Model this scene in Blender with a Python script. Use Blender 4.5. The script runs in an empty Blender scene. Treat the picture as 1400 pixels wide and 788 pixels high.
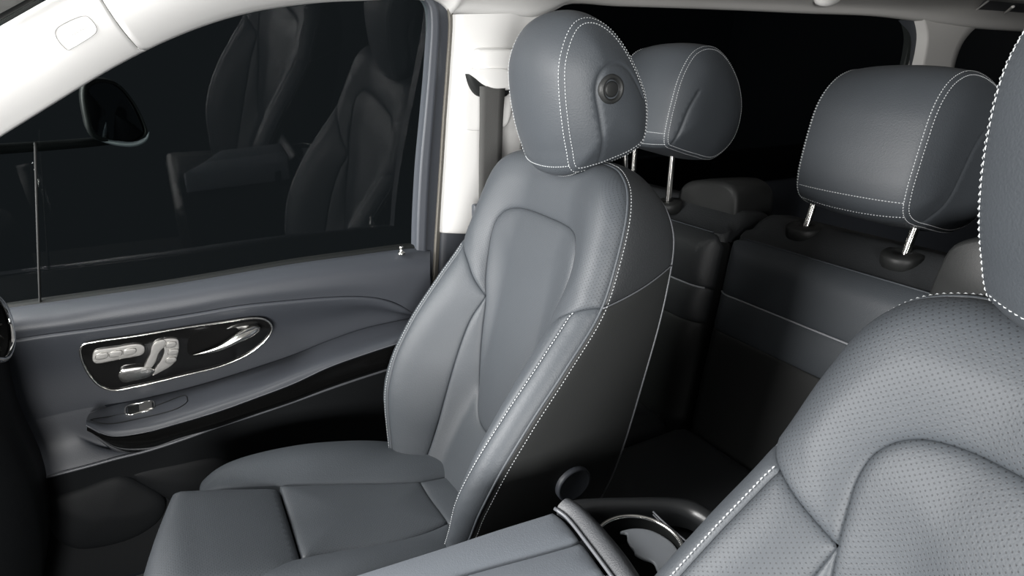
import bpy, bmesh, math, random
import numpy as np
from mathutils import Vector, Matrix
from mathutils.geometry import delaunay_2d_cdt
random.seed(3)
SC = bpy.context.scene
COL = SC.collection
# ------------------------------------------------------------------ camera
FPX, A_, H_ = 845.0, 500.0, 309.0           # focal length in px (1400 wide) and vanishing points
B_ = (FPX*FPX+H_*H_)/A_
XC = np.array([B_, H_, FPX]); XC /= np.linalg.norm(XC)
YC = np.array([-A_, H_, FPX]); YC /= np.linalg.norm(YC)
ZC = np.cross(XC, YC); ZC = -ZC if ZC[1] < 0 else ZC
CP = np.array([0, 0, 1.2])
cam_d = bpy.data.cameras.new('camera'); cam = bpy.data.objects.new('camera', cam_d); COL.objects.link(cam)
cam_d.sensor_width = 36; cam_d.lens = FPX/1400*36; cam_d.clip_start = .02
_r = [XC[0], YC[0], ZC[0]]; _u = [XC[1], YC[1], ZC[1]]; _f = [XC[2], YC[2], ZC[2]]
cam.matrix_world = Matrix(((_r[0], _u[0], -_f[0], CP[0]), (_r[1], _u[1], -_f[1], CP[1]), (_r[2], _u[2], -_f[2], CP[2]), (0, 0, 0, 1)))
SC.camera = cam
# ------------------------------------------------------------------ world, lights, exposure
w = bpy.data.worlds.new('night'); SC.world = w; w.use_nodes = True
w.node_tree.nodes['Background'].inputs[0].default_value = (.75, .85, 1, 1)
w.node_tree.nodes['Background'].inputs[1].default_value = .012
def area(name, loc, target, sx, sy, power, col):
    l = bpy.data.lights.new(name, 'AREA'); l.shape = 'RECTANGLE'; l.size = sx; l.size_y = sy; l.energy = power; l.color = col
    o = bpy.data.objects.new(name, l); COL.objects.link(o); o.location = loc
    o.rotation_euler = (Vector(target)-Vector(loc)).to_track_quat('-Z', 'Y').to_euler()
    return o
area('showroom_light_front', (-2.0, 1.0, 1.25), (.5, .97, 1.1), 1.4, .55, 135, (1, .985, .97))
area('showroom_light_front_high', (-1.1, 1.2, 1.92), (.5, .85, .6), 1.5, .8, 88, (1, .985, .97))
area('showroom_light_driver_side', (-1.0, -1.7, 1.0), (.0, 1.3, 1.1), 1.3, .7, 135, (1, .99, .975))
SC.view_settings.view_transform = 'Standard'; SC.view_settings.look = 'None'
SC.view_settings.exposure = 0.0; SC.view_settings.gamma = 1; SC.view_settings.use_curve_mapping = False

# ------------------------------------------------------------------ pixel -> point helpers
def ray(x, y):
    d = np.array([x-700, 394-y, FPX]); return np.array([XC@d, YC@d, ZC@d])/FPX
def onX(x, y, v): r = ray(x, y); return CP+r*(v/r[0])
def onY(x, y, v): r = ray(x, y); return CP+r*(v/r[1])
def onZ(x, y, v): r = ray(x, y); return CP+r*((v-1.2)/r[2])
def arr(p): return np.array(p, float)
def sp(pts, n=None, closed=False, step=None):
    """Catmull-Rom through pts, resampled evenly by arc length"""
    P = arr(pts)
    if closed: Q = np.vstack([P[-1], P, P[0], P[1]])
    else: Q = np.vstack([2*P[0]-P[1], P, 2*P[-1]-P[-2]])
    out = []
    segs = len(Q)-3
    for i in range(segs):
        p0, p1, p2, p3 = Q[i:i+4]
        a = [max(np.linalg.norm(q-p), 1e-6)**.5 for p, q in ((p0, p1), (p1, p2), (p2, p3))]
        t0 = 0; t1 = a[0]; t2 = t1+a[1]; t3 = t2+a[2]
        for k in range(16):
            t = t1+(t2-t1)*k/16
            A1 = (t1-t)/(t1-t0)*p0+(t-t0)/(t1-t0)*p1; A2 = (t2-t)/(t2-t1)*p1+(t-t1)/(t2-t1)*p2; A3 = (t3-t)/(t3-t2)*p2+(t-t2)/(t3-t2)*p3
            B1 = (t2-t)/(t2-t0)*A1+(t-t0)/(t2-t0)*A2; B2 = (t3-t)/(t3-t1)*A2+(t-t1)/(t3-t1)*A3
            out.append((t2-t)/(t2-t1)*B1+(t-t1)/(t2-t1)*B2)
    out.append(P[0] if closed else P[-1])
    return resample(out, n, step, closed)
def resample(C, n=None, step=None, closed=False):
    C = arr(C); L = np.concatenate([[0], np.cumsum(np.linalg.norm(np.diff(C, axis=0), axis=1))])
    if step: n = max(4, int(round(L[-1]/step))+1)
    u = np.linspace(0, L[-1], n)
    R = np.stack([np.interp(u, L, C[:, k]) for k in range(C.shape[1])], 1)
    return R[:-1] if closed else R
def itp(x, xs, ys): return np.interp(x, xs, ys)
def sm(x): x = np.clip(x, 0, 1); return x*x*(3-2*x)
def catI(x, xs, ys):
    """smooth interpolation of a small table"""
    xs = arr(xs); ys = arr(ys); m = np.gradient(ys, xs); x = np.clip(x, xs[0], xs[-1])
    i = np.clip(np.searchsorted(xs, x)-1, 0, len(xs)-2); h = xs[i+1]-xs[i]; t = (x-xs[i])/h
    return (2*t**3-3*t**2+1)*ys[i]+(t**3-2*t**2+t)*h*m[i]+(-2*t**3+3*t**2)*ys[i+1]+(t**3-t**2)*h*m[i+1]
def dist_poly(P, C, closed=True):
    A = C; Bq = np.roll(C, -1, 0) if closed else C[1:]
    if not closed: A = C[:-1]
    P = arr(P); D = np.full(len(P), 1e9)
    for s in range(0, len(P), 2000):
        p = P[s:s+2000, None, :]; ab = (Bq-A)[None]; ap = p-A[None]
        t = np.clip((ap*ab).sum(2)/np.maximum((ab*ab).sum(2), 1e-12), 0, 1)
        d = np.linalg.norm(ap-ab*t[..., None], axis=2); D[s:s+2000] = d.min(1)
    return D
def inside(P, C):
    x, y = P[:, 0:1], P[:, 1:2]; x1, y1 = C[:, 0][None], C[:, 1][None]
    x2, y2 = np.roll(C[:, 0], -1)[None], np.roll(C[:, 1], -1)[None]
    c = ((y1 > y) != (y2 > y)) & (x < (x2-x1)*(y-y1)/np.where(y2 == y1, 1e-12, y2-y1)+x1)
    return c.sum(1) % 2 == 1

# ------------------------------------------------------------------ object helpers
def mesh(name, V, F, mat, parent=None, uv=None, smooth=True):
    me = bpy.data.meshes.new(name); me.from_pydata([tuple(map(float, v)) for v in V], [], [tuple(map(int, f)) for f in F]); me.update()
    if smooth:
        for p in me.polygons: p.use_smooth = True
    if uv is not None:
        l = me.uv_layers.new(name='UVMap'); uv = arr(uv)
        li = np.zeros(len(me.loops), int); me.loops.foreach_get('vertex_index', li)
        l.data.foreach_set('uv', uv[li].astype(np.float32).ravel())
    o = bpy.data.objects.new(name, me); COL.objects.link(o); me.materials.append(mat)
    if parent:
        o.parent = parent; o.matrix_parent_inverse = Matrix.Identity(4)
        off = world_off(parent)
        for v in me.vertices: v.co -= off
    return o
def world_off(o):
    v = Vector((0, 0, 0))
    while o: v += o.location; o = o.parent
    return v
def thing(name, loc, label, cat, group=None):
    o = bpy.data.objects.new(name, None); COL.objects.link(o); o.location = [float(c) for c in loc]; o.empty_display_size = .05
    o['label'] = label; o['category'] = cat
    if group: o['group'] = group
    return o
def structure(o, label=None, cat=None):
    o['kind'] = 'structure'
    if label: o['label'] = label
    if cat: o['category'] = cat
    return o
def fixn(V, F, outward):
    """flip all faces so the first points outward"""
    return F
def panel(name, outline, mapf, mat, parent=None, step=.009, hb=.004, wb=.004, hp=.004, wp=.03, rings=(.002, .0045, .009), grooves=(), gd=.003, gw=.003, skirt=.008, flip=False, uvs=None, smooth=True):
    """A padded panel: 2-D outline, triangulated inside, mapped to 3-D by mapf(a,b,h); its edge sinks into a seam"""
    C = resample(np.vstack([outline, outline[:1]]), step=step*.8, closed=True)
    lo, hi = C.min(0), C.max(0)
    pts = []
    cen = C
    nx = np.roll(C, -1, 0)-np.roll(C, 1, 0); nx /= np.linalg.norm(nx, axis=1)[:, None]+1e-9
    nr = np.stack([-nx[:, 1], nx[:, 0]], 1)
    for r in rings:
        for s in (1, -1):
            q = C+nr*r*s; k = inside(q, C); q = q[k]
            if len(q):
                d = dist_poly(q, C); pts.append(q[d > r*.85])
    gx, gy = np.meshgrid(np.arange(lo[0], hi[0]+step, step), np.arange(lo[1], hi[1]+step, step*.866))
    gx = gx+(np.arange(gx.shape[0]) % 2)[:, None]*step*.5
    g = np.stack([gx.ravel(), gy.ravel()], 1); g = g[inside(g, C)]
    if len(g): g = g[dist_poly(g, C) > (rings[-1]+step*.4 if rings else step*.4)]
    for gr in grooves:
        gr = resample(gr, step=step*.6)
        t = np.gradient(gr, axis=0); t /= np.linalg.norm(t, axis=1)[:, None]+1e-9; m = np.stack([-t[:, 1], t[:, 0]], 1)
        if len(g): g = g[dist_poly(g, gr, False) > gw*2.5]
        for k in (-2, -1, 0, 1, 2):
            q = gr+m*gw*k*.9; q = q[inside(q, C)]
            if len(q): q = q[dist_poly(q, C) > step*.3]; pts.append(q)
    if len(g): pts.append(g)
    I = np.vstack(pts) if pts else np.zeros((0, 2))
    allp = np.vstack([C, I]); n = len(C)
    vs, es, fs, *_ = delaunay_2d_cdt([Vector(p) for p in allp], [(i, (i+1) % n) for i in range(n)], [], 1, 1e-6)
    V2 = arr([tuple(v) for v in vs]); 
    cc = arr([V2[list(f)].mean(0) for f in fs]); keep = inside(cc, C); F = [tuple(f) for f, k in zip(fs, keep) if k]
    d = dist_poly(V2, C)
    h = hb*(1-np.exp(-d/wb))+hp*(1-np.exp(-(d/wp)**1.5))
    for gr in grooves: h -= gd*np.exp(-(dist_poly(V2, arr(gr), False)/gw)**2)
    V3 = mapf(V2[:, 0], V2[:, 1], h)
    # skirt
    bd = {}
    for f in F:
        for i in range(len(f)):
            e = (f[i], f[(i+1) % len(f)]); bd[e] = 1
    be = [e for e in bd if (e[1], e[0]) not in bd]
    ids = {}
    if skirt:
        ring = sorted({v for e in be for v in e})
        low = mapf(V2[ring, 0], V2[ring, 1], np.full(len(ring), -skirt)); 
        for k, v in enumerate(ring): ids[v] = len(V3)+k
        V3 = np.vstack([V3, low]); V2 = np.vstack([V2, V2[ring]])
        F += [(e[1], e[0], ids[e[0]], ids[e[1]]) for e in be]
    if flip: F = [tuple(reversed(f)) for f in F]
    return mesh(name, V3, F, mat, parent, uv=V2 if uvs is None else uvs(V2), smooth=smooth)
def grid(name, rows, mat, parent=None, closed_u=False, closed_v=False, flip=False, uv=None, caps=False):
    R = arr(rows); m, n = R.shape[:2]; V = R.reshape(-1, 3); F = []
    for i in range(m if closed_v else m-1):
        for j in range(n if closed_u else n-1):
            a, b = i*n+j, i*n+(j+1) % n; c, d = ((i+1) % m)*n+(j+1) % n, ((i+1) % m)*n+j
            F.append((a, b, c, d) if not flip else (d, c, b, a))
    if caps:
        F.append(tuple(range(n-1, -1, -1)) if not flip else tuple(range(n))); F.append(tuple((m-1)*n+j for j in range(n)) if not flip else tuple((m-1)*n+j for j in range(n-1, -1, -1)))
    if uv is None:
        U = np.concatenate([[0], np.cumsum(np.linalg.norm(np.diff(R[m//2], axis=0), axis=1))]); Vv = np.concatenate([[0], np.cumsum(np.linalg.norm(np.diff(R[:, n//2], axis=0), axis=1))])
        uv = np.stack(np.meshgrid(U, Vv), 2).reshape(-1, 2)
    return mesh(name, V, F, mat, parent, uv=uv)
def loft(name, curves, mat, parent=None, nu=80, nv=None, sharp=False, flip=False, thick=0, **k):
    """surface through open curves (lists of 3-D points)"""
    C = [sp(c, nu) for c in curves]
    if sharp or len(C) == 2:
        rows = []
        for a, b in zip(C[:-1], C[1:]):
            for t in np.linspace(0, 1, 5)[:-1]: rows.append(a*(1-t)+b*t)
        rows.append(C[-1])
    else:
        nv = nv or len(C)*6
        cols = [sp([c[j] for c in C], nv) for j in range(nu)]
        rows = [arr([cols[j][i] for j in range(nu)]) for i in range(nv)]
    o = grid(name, rows, mat, parent, flip=flip, **k)
    if thick:
        md = o.modifiers.new('thickness', 'SOLIDIFY'); md.thickness = thick; md.offset = -1
    return o
def tube(name, pts, r, mat, parent=None, seg=10, closed=False, n=None, step=.008, rz=None):
    C = sp(pts, n, closed, None if n else step); m = len(C)
    T = np.roll(C, -1, 0)-np.roll(C, 1, 0) if closed else np.gradient(C, axis=0)
    T /= np.linalg.norm(T, axis=1)[:, None]+1e-9
    up = arr([0, 0, 1.]) if abs(T[0][2]) < .9 else arr([0, 1., 0]); rows = []
    rr = r if hasattr(r, '__len__') else [r]*m
    if len(rr) != m: rr = np.interp(np.linspace(0, 1, m), np.linspace(0, 1, len(rr)), rr)
    for i in range(m):
        a = np.cross(T[i], up); a /= np.linalg.norm(a); b = np.cross(T[i], a); up = -b if np.dot(-b, up) > 0 else b
        up = -np.cross(T[i], a)*-1 if False else up
        b2 = np.cross(a, T[i])
        rows.append([C[i]+rr[i]*(math.cos(q)*a+math.sin(q)*b2*(rz or 1)) for q in np.linspace(0, 2*math.pi, seg, endpoint=False)])
        up = b2
    return grid(name, rows, mat, parent, closed_u=True, closed_v=closed, caps=not closed)
def lathe(name, prof, center, axis, mat, parent=None, seg=40, caps=True):
    """prof: (radius, height along axis)"""
    ax = Vector(axis).normalized(); a = ax.orthogonal().normalized(); b = ax.cross(a); c = Vector([float(q) for q in center])
    rows = [[tuple(c+ax*h+(a*math.cos(q)+b*math.sin(q))*max(r, 1e-4)) for q in np.linspace(0, 2*math.pi, seg, endpoint=False)] for r, h in prof]
    return grid(name, rows, mat, parent, closed_u=True, caps=caps)
def box(name, lo, hi, mat, parent=None, bev=.01, seg=4, rot=None, smooth=True):
    bm = bmesh.new(); bmesh.ops.create_cube(bm, size=1); lo = Vector(lo); hi = Vector(hi); c = (lo+hi)/2; s = hi-lo
    for v in bm.verts: v.co = Vector((v.co.x*s.x, v.co.y*s.y, v.co.z*s.z))
    if bev: bmesh.ops.bevel(bm, geom=list(bm.edges), offset=bev, segments=seg, affect='EDGES', profile=.5, clamp_overlap=True)
    for v in bm.verts: v.co = (rot @ v.co if rot else v.co)+c
    V = [tuple(v.co) for v in bm.verts]; bm.verts.index_update(); F = [[v.index for v in f.verts] for f in bm.faces]; bm.free()
    return mesh(name, V, F, mat, parent, uv=[(v[0], v[1]) for v in V], smooth=smooth)
def stitches(name, C3, N3, mat, parent, length=.0036, gap=.002, wd=.0011, lift=.0006):
    """real little thread stitches along a curve lying on a surface"""
    C3 = arr(C3); N3 = arr(N3); L = np.concatenate([[0], np.cumsum(np.linalg.norm(np.diff(C3, axis=0), axis=1))])
    V = []; F = []; u = 0
    def at(q, A): return arr([np.interp(q, L, A[:, k]) for k in range(3)])
    while u+length < L[-1]:
        p, q = at(u, C3), at(u+length, C3); nn = at(u, N3); nn /= np.linalg.norm(nn)+1e-9
        t = q-p; t /= np.linalg.norm(t)+1e-9; sd = np.cross(t, nn); i = len(V); m = (p+q)/2+nn*(lift+wd*.6)
        V += [p+sd*wd*.35+nn*lift*.2, p-sd*wd*.35+nn*lift*.2, m+sd*wd*.5, m-sd*wd*.5, m+sd*wd*.5-nn*wd, m-sd*wd*.5-nn*wd, q+sd*wd*.35+nn*lift*.2, q-sd*wd*.35+nn*lift*.2]
        F += [(i, i+2, i+3, i+1), (i+2, i+6, i+7, i+3), (i, i+4, i+2), (i+1, i+3, i+5), (i+2, i+4, i+6), (i+3, i+7, i+5)]
        u += length+gap
    o = mesh(name, V, F, mat, parent); o['kind'] = 'stuff'; return o

# ------------------------------------------------------------------ materials
def mat(name, col, rough=.5, metal=0, spec=.5, bump=0, bscale=400, coat=0, perf=None, vary=0, detail=4, sheen=0):
    m = bpy.data.materials.new(name); m.use_nodes = True; nt = m.node_tree; b = nt.nodes['Principled BSDF']
    b.inputs['Base Color'].default_value = (*col, 1); b.inputs['Roughness'].default_value = rough; b.inputs['Metallic'].default_value = metal
    b.inputs['Specular IOR Level'].default_value = spec; b.inputs['Coat Weight'].default_value = coat; b.inputs['Coat Roughness'].default_value = .08
    b.inputs['Sheen Weight'].default_value = sheen
    N = nt.nodes.new; Lk = nt.links.new
    tc = N('ShaderNodeTexCoord')
    colsock = None; hs = None
    if vary:
        no = N('ShaderNodeTexNoise'); no.inputs['Scale'].default_value = 14; no.inputs['Detail'].default_value = 3; Lk(tc.outputs['Object'], no.inputs['Vector'])
        mr = N('ShaderNodeMapRange'); mr.inputs['To Min'].default_value = 1-vary; mr.inputs['To Max'].default_value = 1+vary; Lk(no.outputs['Fac'], mr.inputs['Value'])
        mx = N('ShaderNodeMix'); mx.data_type = 'RGBA'; mx.blend_type = 'MULTIPLY'; mx.inputs[0].default_value = 1
        mx.inputs[6].default_value = (*col, 1); Lk(mr.outputs[0], mx.inputs[7]); colsock = mx.outputs[2]
    if bump:
        vo = N('ShaderNodeTexVoronoi'); vo.inputs['Scale'].default_value = bscale; vo.feature = 'SMOOTH_F1'; Lk(tc.outputs['Object'], vo.inputs['Vector'])
        n2 = N('ShaderNodeTexNoise'); n2.inputs['Scale'].default_value = bscale*.6; n2.inputs['Detail'].default_value = detail; Lk(tc.outputs['Object'], n2.inputs['Vector'])
        ad = N('ShaderNodeMath'); ad.operation = 'ADD'; Lk(vo.outputs['Distance'], ad.inputs[0]); Lk(n2.outputs['Fac'], ad.inputs[1]); hs = ad.outputs[0]
    if perf:
        pit, rad = perf
        uvn = N('ShaderNodeUVMap'); sx = N('ShaderNodeSeparateXYZ'); Lk(uvn.outputs[0], sx.inputs[0])
        def M(op, a, c=None):
            q = N('ShaderNodeMath'); q.operation = op
            for k, v in enumerate((a, c)):
                if v is None: continue
                if isinstance(v, (int, float)): q.inputs[k].default_value = v
                else: Lk(v, q.inputs[k])
            return q.outputs[0]
        # staggered round holes: rotate the lattice by 45 degrees
        u = M('MULTIPLY', sx.outputs[0], 1/pit); v = M('MULTIPLY', sx.outputs[1], 1/pit)
        a = M('MULTIPLY', M('ADD', u, v), .7071); c = M('MULTIPLY', M('SUBTRACT', u, v), .7071)
        fa = M('SUBTRACT', M('FRACT', a), .5); fc = M('SUBTRACT', M('FRACT', c), .5)
        d = M('SQRT', M('ADD', M('MULTIPLY', fa, fa), M('MULTIPLY', fc, fc)))
        mk = N('ShaderNodeMapRange'); mk.interpolation_type = 'SMOOTHSTEP'; mk.inputs['From Min'].default_value = rad/pit*.6; mk.inputs['From Max'].default_value = rad/pit*1.3
        Lk(d, mk.inputs['Value'])
        mx2 = N('ShaderNodeMix'); mx2.data_type = 'RGBA'; Lk(mk.outputs[0], mx2.inputs[0]); mx2.inputs[6].default_value = (.026, .028, .031, 1)
        if colsock: Lk(colsock, mx2.inputs[7])
        else: mx2.inputs[7].default_value = (*col, 1)
        colsock = mx2.outputs[2]
        hs = M('ADD', M('MULTIPLY', mk.outputs[0], 2.0), hs) if hs else mk.outputs[0]
    if colsock: Lk(colsock, b.inputs['Base Color'])
    if hs:
        bp = N('ShaderNodeBump'); bp.inputs['Strength'].default_value = bump or .3; bp.inputs['Distance'].default_value = .0006; Lk(hs, bp.inputs['Height']); Lk(bp.outputs[0], b.inputs['Normal'])
    return m
LC = (.049, .0555, .063)
M_lea = mat('charcoal_leather', LC, .52, spec=.4, bump=.35, bscale=520, vary=.06)
M_per = mat('perforated_charcoal_leather', LC, .54, spec=.4, bump=.25, bscale=520, perf=(.0043, .0007), vary=.05)
M_lea2 = mat('side_and_shade_leather', (.026, .028, .030), .5, spec=.4, bump=.45, bscale=420)  # side covers; on the rear seats it puts shade into the colour
M_shell = mat('dark_seat_plastic_and_shade', (.018, .019, .019), .5, spec=.4, bump=.2, bscale=900)  # seat shells; on the rear backrest centre it stands in for shade
M_thread = mat('light_grey_thread', (.46, .48, .49), .6)
M_thread_d = mat('dark_grey_thread', (.09, .095, .10), .6)
M_pipe = mat('grey_piping', (.10, .105, .115), .35)
M_pipe2 = mat('pale_grey_piping', (.30, .31, .33), .4)
M_door = mat('grey_door_leather', (.036, .040, .048), .48, spec=.5, bump=.2, bscale=600, vary=.03)
M_doord = mat('dark_door_plastic', (.008, .009, .010), .6, spec=.2, bump=.3, bscale=900)
M_white = mat('white_trim_plastic', (.68, .675, .66), .6, bump=.08, bscale=900)
M_roof = mat('pale_headliner_cloth', (.60, .59, .57), .9, spec=.1, bump=.3, bscale=1500)
M_grey = mat('grey_pillar_plastic', (.045, .05, .06), .5, bump=.15, bscale=900)
M_blk = mat('black_rubber', (.006, .007, .007), .6, spec=.3)
M_hole = mat('recess_shade', (.003, .003, .003), .9, spec=.1)  # matte near-black standing in for shade behind the door handle
M_gloss = mat('piano_black', (.006, .006, .006), .08, spec=.5, coat=.5)
M_chrome = mat('satin_chrome', (.80, .79, .76), .18, metal=1)
M_chrome2 = mat('polished_chrome', (.85, .85, .85), .06, metal=1)
M_steel = mat('brushed_switch_metal', (.50, .49, .47), .35, metal=1)
M_webb = mat('belt_webbing', (.06, .06, .058), .75, spec=.2, bump=.5, bscale=1200)
M_floor = mat('black_carpet', (.012, .013, .013), .95, spec=.1, bump=.8, bscale=700)
M_cup = mat('cool_grey_insert', (.19, .205, .225), .45)
M_cons = mat('grey_console_leather', (.115, .128, .145), .5, spec=.45, bump=.3, bscale=620, vary=.04)
M_paint = mat('black_body_paint', (.003, .0035, .004), .5, spec=.2)
def glass_mat(name, tint, ior):
    m = bpy.data.materials.new(name); m.use_nodes = True; nt = m.node_tree; nt.nodes.clear(); N = nt.nodes.new
    o = N('ShaderNodeOutputMaterial'); t = N('ShaderNodeBsdfTransparent'); g = N('ShaderNodeBsdfGlossy'); g.inputs['Roughness'].default_value = .005
    t.inputs[0].default_value = (*tint, 1); f = N('ShaderNodeFresnel'); f.inputs[0].default_value = ior
    mx = N('ShaderNodeMixShader'); nt.links.new(f.outputs[0], mx.inputs[0]); nt.links.new(t.outputs[0], mx.inputs[1]); nt.links.new(g.outputs[0], mx.inputs[2]); nt.links.new(mx.outputs[0], o.inputs[0])
    return m
M_glass = glass_mat('window_glass', (.72, .80, .76), 1.5)
M_privacy = glass_mat('privacy_glass', (.06, .07, .07), 1.35)

#STRUCTURE
# ------------------------------------------------------------------ big structure
def Yc(pts, y): return [onY(a, b, y) for a, b in pts]
structure(box('floor', (-.9, -.35, -.03), (3.6, 1.50, 0.0), M_floor, bev=0, smooth=False))
# side walls below the windows
structure(box('wall_right', (.84, 1.50, 0), (3.6, 1.54, .92), M_grey, bev=.004))
structure(box('wall_rear', (3.60, -.30, 0), (3.64, 1.56, 1.42), M_grey, bev=.004))
structure(box('wall_left', (.75, -.42, 0), (3.6, -.38, 1.42), M_grey, bev=.004))
# roof lining
rl = [[(x, y, z-(.0 if x > -.1 else .03)) for x in (max(-.42, -.42+(y-.9)*1.5), .3, .8, 1.5, 2.2, 3.0, 3.6)] for y, z in ((-.35, 1.36), (-.22, 1.395), (.2, 1.41), (.6, 1.415), (.98, 1.405), (1.10, 1.395))]
structure(loft('ceiling', rl, M_roof, nu=60, thick=.02))
# A pillar and roof rail trim above the passenger window
wedge = [(-130, 272), (-60, 226), (0, 187), (50, 156), (100, 125), (150, 95), (203, 67), (250, 46), (300, 28), (350, 15), (400, 7), (450, 2), (500, 0), (545, -2), (582, 0), (604, 5), (617, 20)]
W0 = Yc(wedge, 1.355)
p1 = arr([tuple(onY(-120, 108, 1.325)), tuple(onY(-60, 70, 1.32)), tuple(onY(0, 36, 1.315)), tuple(onY(60, 2, 1.31)), tuple(onY(140, -42, 1.29)), (.1, 1.25, 1.38), (.3, 1.19, 1.39), (.58, 1.15, 1.396)])
W0s = sp(W0, 90); P1 = sp(p1, 90)
def railrow(t, up):  # bulging section between the window edge and the roof
    m = W0s*(1-t)+P1*t; m = m.copy(); m[:, 1] -= up*.55; m[:, 2] -= up*.2; return m
lip = W0s.copy(); lip[:, 1] += .018; lip[:, 2] += .006
rows = [lip, W0s+arr([0, .004, -.001]), W0s+arr([0, -.004, .003])]+[railrow(t, .03*math.sin(math.pi*t)**.8) for t in np.linspace(.06, 1, 14)]
rows = arr(rows)
cut = 38       # the joint between pillar trim and roof rail trim lies about here
def split(rows, a, b): return rows[:, a:b]
# seam runs (135,0)->(203,67): slanted, so the split index depends on the row
def slanted(rows, lo, hi, side, gap=.0011):
    out = []
    for k, r in enumerate(rows):
        t = k/(len(rows)-1); c = lo+(hi-lo)*t
        u = np.linspace(0, c-gap*60, 60) if side == 0 else np.linspace(c+gap*60, len(r)-1, 60)
        out.append([[np.interp(v, np.arange(len(r)), r[:, q]) for q in range(3)] for v in u])
    return arr(out)
# index of the seam on the window edge and on the upper edge
sx = np.argmin(np.linalg.norm(W0s-onY(203, 67, 1.355), axis=1))
ux = np.argmin(np.linalg.norm(P1-onY(115, -28, 1.26), axis=1))
pa = slanted(rows, sx, ux, 0); pb = slanted(rows, sx, ux, 1)
trimA = structure(grid('trim_1', pa, M_white)); trimB = structure(grid('trim_2', pb, M_white))
for o in (trimA, trimB):
    md = o.modifiers.new('thickness', 'SOLIDIFY'); md.thickness = .004; md.offset = -1
from mathutils.bvhtree import BVHTree
def hitter(objs):
    V = []; Fa = []
    for o in objs:
        n = len(V); off = world_off(o); V += [tuple(v.co+off) for v in o.data.vertices]; Fa += [tuple(i+n for i in p.vertices) for p in o.data.polygons]
    T = BVHTree.FromPolygons(V, Fa)
    def hit(x, y, off=0.0):
        l, nn, i, d = T.ray_cast(Vector(CP), Vector(ray(x, y)).normalized()); nn = nn if nn.dot(Vector(ray(x, y))) < 0 else -nn
        return arr(l)+arr(nn)*off
    return hit
M_mark = mat('marking_relief_shade', (.50, .495, .485), .6)  # grey paints the relief shading of a tag moulded in white plastic
ht = hitter([trimA, trimB])
tag = sp([(75, 44), (79, 37), (110, 22), (117, 22), (125, 28), (131, 37), (131, 43), (125, 49), (99, 65), (92, 68), (85, 63), (77, 52)], 60, closed=True)
tube('airbag_marking', [ht(a, b, .0002) for a, b in tag], .0011, M_mark, trimA, closed=True, n=120, seg=8)
fc = bpy.data.curves.new('lettering', 'FONT'); fc.body = 'AIRBAG'; fc.size = 10; fo = bpy.data.objects.new('lettering_source', fc); COL.objects.link(fo)
dg = bpy.context.evaluated_depsgraph_get(); tm_ = bpy.data.meshes.new_from_object(fo.evaluated_get(dg)); bpy.data.objects.remove(fo)
tv = arr([tuple(v.co)[:2] for v in tm_.vertices]); wdt = tv[:, 0].max()
tv = tv-arr([wdt/2, 3.5]); ang = math.radians(29); k_ = 34/wdt
TP = [(103+k_*(x*math.cos(ang)+y*.45*math.sin(ang)*0-y*math.sin(ang)*-.3), 44-k_*(x*math.sin(ang)+y*.9)) for x, y in tv]
mesh('lettering', [ht(a, b, .0008) for a, b in TP], [tuple(p.vertices) for p in tm_.polygons], M_mark, trimA, smooth=False)
seal = structure(tube('trim_3', list(P1[:60:6]+arr([-.012, -.012, .012])), .011, M_blk, rz=1.0))
#DOOR
# ------------------------------------------------------------------ passenger door
door = bpy.data.objects.new('door_1', None); COL.objects.link(door); door.location = (0, 1.34, .3); door['kind'] = 'structure'
def dl(name, spec, m, **k): return loft(name, [[onY(a, b, y) for a, b in pts] for pts, y in spec], m, door, **k)
beltpx = [(-60, 434), (20, 423), (34, 421), (120, 409), (217, 395), (300, 381), (400, 364), (480, 353), (562, 343), (588, 344)]
crest = [(-60, 452), (20, 438), (78, 431), (160, 417), (240, 405), (320, 391), (400, 379), (480, 369), (560, 362), (588, 360)]
groove = [(-60, 474), (20, 463), (60, 457), (130, 448), (200, 438), (270, 427), (330, 417), (400, 410), (450, 406), (490, 405), (520, 408), (545, 416), (575, 433)]
mid1 = [(-60, 462), (20, 451), (78, 444), (160, 432), (240, 420), (320, 405), (400, 395), (480, 387), (560, 385), (588, 392)]
dl('upper_rail', [([(a, b-3) for a, b in beltpx], 1.362), (beltpx, 1.350), (crest, 1.322), (mid1, 1.314), (groove[:-1]+[(588, 445)], 1.316)], M_door, nu=90)
# end cap of the rail towards the B pillar
grid('rail_end', [[onY(588, 343, y), onY(588, 360, y-.028), onY(588, 400, y-.034), onY(588, 470, y-.034)] for y in (1.352, 1.375, 1.40)], M_blk, door)
g2 = [(a, b+2) for a, b in groove]
arm_in = [(-60, 590), (30, 578), (100, 562), (150, 553), (200, 545), (254, 534), (300, 520), (350, 504), (400, 487), (450, 466), (500, 449), (575, 434)]
midr = [(-60, 530), (30, 515), (100, 505), (150, 497), (200, 490), (254, 478), (300, 467), (350, 456), (400, 446), (450, 436), (500, 427), (575, 433)]
dl('centre_panel', [(groove, 1.320), (g2, 1.314), ([(a, b+10) for a, b in groove[:-1]]+[(575, 434)], 1.316), (midr, 1.335), (arm_in, 1.340)], M_door, nu=90, nv=30)
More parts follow.
